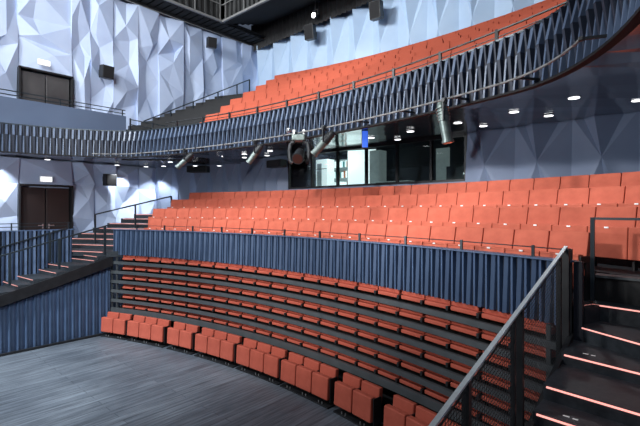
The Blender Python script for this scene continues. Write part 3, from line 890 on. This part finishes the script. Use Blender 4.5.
# left aisle steps climbing along the wall beside the middle tier
def aisle(name_lbl, Rz, row_end, wallx, m=M['tread'], led=True, thick=.17):
    t = empty('aisle_steps', P(-.45, Rz[0][0], Rz[0][1]), 0, name_lbl, 'stairs'); base = t.location.copy()
    for i, (R, z) in enumerate(Rz):
        R1 = Rz[i + 1][0] if i + 1 < len(Rz) else R + .5
        fw0 = math.asin((wallx - CX) / R); fw1 = math.asin((wallx - CX) / R1)
        e0, e1 = row_end(R), row_end(R1)
        bm = bmesh.new(); sector(bm, R, R1 + .01, fw0, e0, z - thick, z, 4, fw1, e1)
        shift(link('tread', bm, m, t), base)
        if led:
            bm = bmesh.new()
            tube(bm, [P(fw0 + (e0 - fw0) * (j / 4 * .9 + .05), R - .012, z - .02) for j in range(5)], .011, 6)
            shift(link('led_nosing', bm, M['led_dim'], t), base)
Rz = [(17.75, 2.52), (18.45, 2.66), (18.9, 2.82), (19.2, 2.98), (19.65, 3.15), (20.1, 3.31), (20.55, 3.48), (21.0, 3.64)]
aisle('far left aisle steps with pink nosings beside the middle tier seats', Rz,
      lambda R: -.358 - .0 if R < 18.3 else (-.322 if R < 18.95 else -.356), -16.6)
Rz = []
for k in range(7):
    Rz += [(18.55 + .9 * k, 5.87 + .48 * k), (19.0 + .9 * k, 6.11 + .48 * k)]
aisle('black upper left stairs rising between the pale wall and the balcony seats', Rz,
      lambda R: -.216 - .0095 * (R - 18.9), -16.6, M['riser'], False, .30)

# handrail of the left aisle steps, and of the upper left stairs
def wall_rail(name, p0, p1, h, posts, label, extra=None):
    t = empty(name, p0, 0, label, 'rail'); base = Vector(p0)
    bm = bmesh.new(); bar(bm, (0, 0, h), Vector(p1) - base + Vector((0, 0, h)), 0.045); link('handrail', bm, M['rail'], t)
    for q in posts:
        a = (Vector(p1) - base) * q
        bm = bmesh.new(); bar(bm, a + Vector((0, 0, -.1)), a + Vector((0, 0, h)), 0.045); link('post', bm, M['rail'], t)
    return t
wall_rail('aisle_handrail', (-15.35, 5.75, 2.75), (-15.0, 8.35, 3.42), 0.90, (0, .5, 1), 'dark handrail rising in front of the lit left wall beside the aisle steps')
wall_rail('stair_handrail', (-16.3, 7.9, 6.4), (-16.1, 13.0, 9.15), 0.88, (.22, .42, .66, .86, 1), 'long dark handrail rising along the pale wall beside the upper stairs')

# fluted side walls: left stair inner parapet, left wall under stairs, plain box behind
lp = empty('stair_parapet', (-14.85, 1.0, 2.2), 0, 'straight blue fluted parapet between the far left stairs and the lower door', 'parapet')
pts = [(-14.86, -3.0), (-14.86, 4.9)]
o = fluted('fluted_panel', pts, [(1.0, FIN_B), (3.18, FIN_T)], 0.22, M['blue'], lp); shift(o, lp.location)
bm = bmesh.new(); box(bm, (-.03, .0, .99), (.14, 7.9, .03)); link('top_cap', bm, M['blue'], lp)
for z in (3.30, 3.40):
    bm = bmesh.new(); bar(bm, (-14.95, -2, z), (-14.95, 4.85, z), 0.022); shift(link('rail', bm, M['rail'], lp), lp.location)
for y in (-1.5, .1, 1.7, 3.3, 4.8):
    bm = bmesh.new(); bar(bm, (-14.95, y, 3.18), (-14.95, y, 3.42), 0.03); shift(link('post', bm, M['rail'], lp), lp.location)
def zt(x, y): return max(.3, 0.62 + (y + 0.0) * 0.2655)
uw = fluted('wall_left', [(-13.70, -3.0), (-13.70, 5.62)], [(0.0, FIN_S), ('top', FIN_S)], 0.19, M['blue'], None, ztop_fn=lambda x, y: max(.3, 0.97 - .40 + y * .266))
tag(uw, kind='structure')
bm = bmesh.new(); box(bm, (-13.56, 1.3, .03), (.08, 8.6, .06)); tag(link('baseboard_left', bm, M['black']), kind='structure')

# hand rails of the far left stair
def slope_rail(x, y0, z0, y1, z1, label, h, posts):
    t = empty('stair_handrail', (x, y0, z0), 0, label, 'rail')
    d = Vector((0, y1 - y0, z1 - z0))
    bm = bmesh.new(); bar(bm, (0, 0, h), d + Vector((0, 0, h)), 0.04); link('handrail', bm, M['rail'], t)
    for q in posts:
        a = d * q; bm = bmesh.new(); bar(bm, a, a + Vector((0, 0, h)), 0.06, .06); link('post', bm, M['rail'], t)
    return t
slope_rail(-13.62, 0.0, 1.0, 5.55, 2.5, 'dark handrail with posts on the stage side of the far left stairs', .85, (.2, .36, .535, .745, .97))
slope_rail(-14.78, 0.0, 1.0, 4.7, 2.35, 'dark handrail fixed along the blue parapet of the far left stairs', .88, (.1, .9))

# ------------------------------------------------------------------ near right mesh handrail
mr = empty('mesh_handrail', (-1.16, 5.6, 2.4), 0, 'near right stair handrail with pale top bar, black posts and wire mesh panels', 'rail')
base = mr.location.copy()
H0 = Vector((-1.225, 0.6, 2.02)); H1 = Vector((-1.165, 5.60, 3.375))
bm = bmesh.new(); bar(bm, H0, H1, 0.036, 0.016); shift(link('handrail', bm, M['handrail'], mr), base)
def hz(y): return H0.z + (H1.z - H0.z) * (y - H0.y) / (H1.y - H0.y)
def hx(y): return H0.x + (H1.x - H0.x) * (y - H0.y) / (H1.y - H0.y)
posts = [(5.57, .085), (5.28, .05), (3.98, .055), (3.80, .035), (2.86, .05), (1.8, .05)]
for y, w in posts:
    bm = bmesh.new(); bar(bm, (hx(y), y, hz(y) - 1.45), (hx(y), y, hz(y) - .01), w); shift(link('post', bm, M['black'], mr), base)
bm = bmesh.new(); bar(bm, (-1.16, 5.74, 1.9), (-1.16, 5.74, 3.34), .06); shift(link('post', bm, M['black'], mr), base)
def mesh_panel(y0, y1):
    bm = bmesh.new()
    zb0, zb1 = hz(y0) - 1.30, hz(y1) - 1.30; h = 1.24
    n = int((y1 - y0) / .04)
    for i in range(n + 1):
        y = y0 + (y1 - y0) * i / n; z = hz(y) - 1.30
        bar(bm, (hx(y), y, z), (hx(y), y, z + h), .0035)
    for k in range(int(h / .04)):
        bar(bm, (hx(y0), y0, zb0 + k * .04), (hx(y1), y1, zb1 + k * .04), .0035)
    bar(bm, (hx(y0), y0, zb0), (hx(y1), y1, zb1), .025); bar(bm, (hx(y0), y0, zb0 + h), (hx(y1), y1, zb1 + h), .01)
    shift(link('mesh_panel', bm, M['black'], mr), base)
mesh_panel(4.05, 5.24); mesh_panel(2.92, 3.76); mesh_panel(1.85, 2.82)

# guard rail frame on the right landing
gf = empty('guard_frame', (-.99, 6.15, 2.98), 0, 'square dark guard rail frame on the right landing in front of the red seats', 'rail')
bm = bmesh.new(); bar(bm, (0, 0, -.30), (0, 0, .73), .045); link('post', bm, M['rail'], gf)
bm = bmesh.new(); bar(bm, (0, 0, .715), (1.5, -.25, .715), .03, .03); link('top_bar', bm, M['rail'], gf)

# ------------------------------------------------------------------ control booth
wx = [-11.1, -9.97, -8.84, -7.70, -6.60, -5.52, -4.54]
BZ0, BZ1 = 4.58, 5.80
for i in range(6):
    a, b_ = wx[i], wx[i + 1]
    bm = bmesh.new()
    box(bm, ((a + b_) / 2, 10.80, (BZ0 + BZ1) / 2), (b_ - a - .06, .012, BZ1 - BZ0 - .05))
    w = link('window_%d' % (i + 1), bm, M['glass']); tag(w, kind='structure')
    bm = bmesh.new()
    for x in ((a, b_) if i == 0 else (b_,)): bar(bm, (x, 10.8, BZ0), (x, 10.8, BZ1), .07, .10)
    bar(bm, (a, 10.8, BZ0), (b_, 10.8, BZ0), .10, .06); bar(bm, (a, 10.8, BZ1 - .04), (b_, 10.8, BZ1 - .04), .10, .09)
    link('window_frame', bm, M['black'], w)
bm = bmesh.new()
box(bm, (-7.8, 13.2, 5.2), (6.9, .06, 2.0)); box(bm, (-11.2, 12.0, 5.2), (.06, 2.4, 2.0)); box(bm, (-4.4, 12.0, 5.2), (.06, 2.4, 2.0))
tag(link('wall_booth', bm, M['booth_wall']), kind='structure')
bm = bmesh.new(); box(bm, (-7.8, 12.0, 6.02), (6.9, 2.4, .05)); tag(link('ceiling', bm, M['booth_wall']), kind='structure')
bm = bmesh.new(); box(bm, (-7.8, 12.0, 4.1), (6.9, 2.4, .05)); tag(link('floor', bm, M['booth_wall']), kind='structure')
def boxthing(name, loc, s, m, label, cat, parts=(), rz=0):
    t = empty(name, loc, rz, label, cat)
    bm = bmesh.new(); box(bm, (0, 0, s[2] / 2), s, .01); link('body', bm, m, t)
    for pn, c, ss, pm in parts:
        bm = bmesh.new(); box(bm, c, ss, .003); link(pn, bm, pm, t)
    return t
boxthing('projection_screen', (-9.05, 12.4, 4.2), (1.05, .05, 1.75), M['bright'], 'bright white panel standing behind the booth glass', 'screen',
         [('frame', (0, .03, .9), (1.12, .02, 1.8), M['black'])], 0.3)
boxthing('equipment_cabinet', (-8.15, 12.1, 4.2), (.42, .4, 1.6), M['softgrey'], 'grey cabinet right of the bright panel in the booth', 'cabinet',
         [('door', (0, -.21, .8), (.36, .02, 1.5), M['softgrey'])])
boxthing('white_cabinet', (-11.25 + .9, 11.9, 4.2), (.55, .4, 1.45), M['bright'], 'white cupboard behind the leftmost booth window', 'cabinet',
         [('door', (-.1, -.205, .7), (.22, .02, 1.2), M['softgrey']), ('shelf', (0, -.21, 1.1), (.5, .03, .02), M['black'])])
sh = empty('shelf_unit', (-10.15, 12.8, 4.2), 0, 'open shelf unit with folders behind the second booth window', 'shelf')
bm = bmesh.new()
for z in (0, .4, .8, 1.2, 1.5): box(bm, (0, 0, z), (1.5, .3, .03))
box(bm, (-.75, 0, .75), (.03, .3, 1.5)); box(bm, (.75, 0, .75), (.03, .3, 1.5)); box(bm, (0, .16, .75), (1.5, .02, 1.5))
link('frame', bm, M['softgrey'], sh)
rnd = random.Random(3)
cn = {'binder': 'teal', 'orange': 'orange', 'bright': 'white'}
fn = 0
for z, zn in ((4.62, 'middle shelf'), (5.02, 'upper shelf'), (5.42, 'top shelf')):
    x = -10.8
    while x < -9.5:
        w = rnd.uniform(.06, .11); k = rnd.choice(('binder', 'bright', 'orange', 'bright'))
        if rnd.random() < .8:
            fn += 1
            t = empty('folder', (x, 12.74, z), 0, '%s folder standing on the %s behind the second booth window' % (cn[k], zn), 'folder',
                      '%s folders on the %s in the booth' % (cn[k], zn))
            h = rnd.uniform(.2, .26)
            bm = bmesh.new(); box(bm, (0, 0, h / 2), (w * .85, .2, h), .004); link('cover', bm, M[k], t)
        x += w
boxthing('lit_doorway_panel', (-6.05, 12.6, 4.2), (.45, .05, 1.55), M['softgrey'], 'pale door panel behind the fifth booth window', 'door panel',
         [('handle', (.15, -.04, .9), (.1, .03, .03), M['steel'])])
boxthing('mixing_desk', (-7.0, 11.4, 4.2), (1.2, .5, .45), M['fixdark'], 'dark mixing desk behind the fourth booth window', 'desk',
         [('control_surface', (0, -.05, .47), (1.1, .4, .02), M['softgrey'])])
boxthing('monitor', (-5.1, 11.6, 4.2), (.7, .06, .85), M['fixdark'], 'dark monitor behind the rightmost booth window', 'monitor',
         [('indicator_light', (.18, -.04, .62), (.03, .01, .05), M['sign']), ('indicator_light', (.18, -.04, .40), (.03, .01, .05), M['sign'])])
bm = bmesh.new()

# ------------------------------------------------------------------ lamps on the pipe
def profile_lamp(loc, aim, s, label, mb, hm=M['fixdark']):
    """loc = clamp point on the pipe, aim = direction of beam"""
    t = empty('profile_spotlight', loc, 0, label, 'stage light')
    a = Vector(aim).normalized(); c0 = Vector((0, 0, -.38 * s))
    up = Vector((0, 0, 1)); side = a.cross(up).normalized()
    bm = bmesh.new(); cone(bm, c0 - a * .30 * s, c0 - a * .02 * s, .085 * s, .11 * s, 16)
    cone(bm, c0 - a * .36 * s, c0 - a * .30 * s, .06 * s, .085 * s, 16)
    for k in range(4): cone(bm, c0 - a * (.26 - .06 * k) * s, c0 - a * (.245 - .06 * k) * s, .118 * s, .118 * s, 16)
    link('lamp_house', bm, hm, t)
    bm = bmesh.new(); cone(bm, c0 - a * .02 * s, c0 + a * .34 * s, .092 * s, .088 * s, 18); cone(bm, c0 + a * .34 * s, c0 + a * .38 * s, .105 * s, .105 * s, 18)
    link('barrel', bm, mb, t)
    bm = bmesh.new(); cone(bm, c0 + a * .378 * s, c0 + a * .388 * s, .088 * s, .088 * s, 18); link('lens', bm, M['lens'], t)
    bm = bmesh.new()
    for k in (-1, 1): bar(bm, c0 + side * .125 * s * k, side * .125 * s * k + Vector((0, 0, -.05 * s)), .018 * s, .04 * s)
    bar(bm, side * -.125 * s + Vector((0, 0, -.05 * s)), side * .125 * s + Vector((0, 0, -.05 * s)), .03 * s, .02 * s)
    link('yoke', bm, M['fixdark'], t)
    bm = bmesh.new(); box(bm, (0, 0, -.01), (.07, .07, .10), .01); cone(bm, (0, -.06, 0), (0, .06, 0), .03, .03, 8); link('clamp', bm, M['fixdark'], t)
profile_lamp((-10.75, 6.40, 5.48), (-.62, -.55, -.72), .78, 'grey spotlight tilted down at the left end of the pipe', M['fixture'])
profile_lamp((-8.1, 6.72, 5.46), (-.55, -.45, -.95), .75, 'small grey spotlight on the pipe left of the twin-armed lamp', M['fixture'])
profile_lamp((-5.78, 6.60, 5.50), (-.62, -.45, -.85), .85, 'grey-green spotlight slanting beside the twin-armed lamp', M['fixture'])
profile_lamp((-2.9, 6.09, 5.46), (.16, .05, -1.0), .85, 'large grey-green spotlight hanging upright from the pipe in front of the booth', M['fixture'], M['fixture'])

def moving_head(loc, label):
    t = empty('moving_head_light', loc, 0.6, label, 'stage light')
    bm = bmesh.new(); box(bm, (0, 0, -.12), (.30, .26, .14), .03, segs=3); link('base', bm, M['fixture'], t)
    for k in (-1, 1):
        bm = bmesh.new()
        tube(bm, [(k * .10, 0, -.19), (k * .19, 0, -.24), (k * .22, 0, -.40), (k * .20, 0, -.62), (k * .15, 0, -.66)], .045, 10)
        link('yoke_arm', bm, M['fixdark'], t)
    bm = bmesh.new(); cone(bm, (0, .12, -.42), (0, -.20, -.60), .10, .13, 18); cone(bm, (0, .20, -.38), (0, .12, -.42), .06, .10, 18)
    link('head', bm, M['fixdark'], t)
    bm = bmesh.new(); cone(bm, (0, -.20, -.60), (0, -.21, -.606), .11, .11, 18); link('lens', bm, M['lens'], t)
    for k in (-1, 1):
        bm = bmesh.new(); box(bm, (k * .11, 0, -.01), (.05, .09, .12), .01); cone(bm, (k * .11, -.05, .03), (k * .11, .05, .03), .035, .035, 10)
        link('clamp', bm, M['steel'], t)
moving_head((-6.58, 6.70, 5.50), 'dark moving-head stage light with twin yoke arms hanging from the pipe')
bm = bmesh.new(); box(bm, (0, 0, 0), (.09, .10, .08), .02); bar(bm, (-.08, 0, .02), (-.05, 0, -.05), .03)
o = link('cable_connector', bm, M['steel']); o.location = (-6.92, 6.72, 5.60)
tag(o, 'small shiny connector box sitting on the pipe beside the twin-armed lamp', 'connector')

t = empty('light_box', (-5.46, 7.6, 5.54), 0.7, 'small vertical blue lit box hanging under the soffit in front of the booth', 'light box')
bm = bmesh.new(); box(bm, (0, 0, -.20), (.14, .05, .40), .01); link('housing', bm, M['fixdark'], t)
bm = bmesh.new(); box(bm, (0, -.028, -.20), (.12, .01, .36), .004); link('blue_panel', bm, M['bluelens'], t)

# ------------------------------------------------------------------ camera
cam = bpy.data.cameras.new('camera'); co = bpy.data.objects.new('camera', cam); COL.objects.link(co)
cam.sensor_fit = 'HORIZONTAL'; cam.sensor_width = 36.0; cam.lens = 36.0 * 427 / 640
cam.shift_y = -(213 - 210) / 640.0
cam.clip_start = 0.05; cam.clip_end = 200
co.location = (0, 0, EYE); co.rotation_euler = (PI / 2, 0, math.radians(41.7))
S.camera = co

# ------------------------------------------------------------------ light
w = bpy.data.worlds.new('world'); w.use_nodes = True; S.world = w
w.node_tree.nodes['Background'].inputs[0].default_value = (0.42, 0.52, 0.72, 1)
w.node_tree.nodes['Background'].inputs[1].default_value = 0.16

def area(name, loc, target, size, power, col=(1, 1, 1), sy=None, spread=PI):
    l = bpy.data.lights.new(name, 'AREA'); l.energy = power; l.color = col; l.size = size
    if sy: l.shape = 'RECTANGLE'; l.size_y = sy
    l.spread = spread
    o = bpy.data.objects.new(name, l); COL.objects.link(o); o.location = loc
    o.rotation_euler = (Vector(target) - Vector(loc)).to_track_quat('-Z', 'Y').to_euler()
def spot(name, loc, target, power, angle, blend=.5, col=(1, 1, 1), r=.1):
    l = bpy.data.lights.new(name, 'SPOT'); l.energy = power; l.color = col; l.spot_size = math.radians(angle)
    l.spot_blend = blend; l.shadow_soft_size = r
    o = bpy.data.objects.new(name, l); COL.objects.link(o); o.location = loc
    o.rotation_euler = (Vector(target) - Vector(loc)).to_track_quat('-Z', 'Y').to_euler()

area('key_front', (-7, -8, 8.5), (-8, 9, 3.8), 3.0, 330, (1.0, .98, .95))
area('upper_wash', (-12.5, -3, 12.4), (-8, 13, 10.2), 2.5, 1150, (.95, .98, 1.0), spread=2.0)
area('left_wall_wash', (-5, -2, 11.0), (-17, 6, 8.8), 5.0, 650, (.93, .97, 1.0), spread=2.0)
spot('floor_wash', (-12.0, -3.0, 10.5), (-11.6, 2.0, 0), 9500, 52, .9, (.88, .95, 1.0), .5)
spot('back_wall_rake_fill', (-10.5, -5, 4.3), (-1.6, 10.8, 5.1), 2600, 26, .6, (.9, .95, 1.0), .2)  # unseen spot added to brighten the under-balcony wall and bring out its facets
spot('back_wall_left_rake', (-5.0, -5, 4.3), (-13.6, 10.5, 5.0), 1300, 22, .6, (.9, .95, 1.0), .2)
spot('left_stair_fill', (-9, 1, 7.5), (-14.3, 4.6, 2.2), 700, 30, .8, (.9, .95, 1.0), .2)  # unseen spot added to lighten the far left treads
spot('lower_left_wall_fill', (-7.5, -3, 4.4), (-17, 5.2, 4.1), 1300, 34, .6, (.9, .94, 1.0), .3)
spot('balcony_patch', (-4, -4, 12.0), (-9.6, 11.6, 8.7), 5000, 14, .7, (1, .93, .9), .3)
spot('mid_patch', (-5, -6, 7.4), (-7.0, 8.8, 3.5), 4600, 36, .7, (1, .96, .93), .3)
spot('mid_patch_right', (-7, -6, 7.4), (-2.0, 8.6, 3.6), 3000, 26, .8, (1, .96, .93), .3)
for (x, y) in ((-16.15, 3.3), (-16.2, 6.95), (-16.0, 8.35)):
    spot('wall_scallop', (x, y, 5.42), (x - .45, y, 3.0), 220, 100, .5, (.9, .95, 1), .05)
for (x, y) in ((-1.5, 7.75), (-3.75, 8.5), (-6.2, 8.9), (-9.9, 8.8), (-12.2, 8.6)):
    spot('soffit_downlight', (x, y, 5.40), (x, y + .35, 3.0), 60, 150, .6, (.95, .97, 1), .06)
area('booth_light', (-9.4, 11.6, 5.95), (-9.4, 11.9, 4.5), .8, 22, (.9, 1, 1))
spot('right_stair_fill', (-.3, 3.0, 7.5), (-.4, 5.2, 2.2), 170, 70, .8, (.85, .92, 1), .3)  # added spot, out of view, lifting the near treads and handrail

S.view_settings.view_transform = 'Standard'
S.view_settings.look = 'None'
S.view_settings.exposure = 0.0
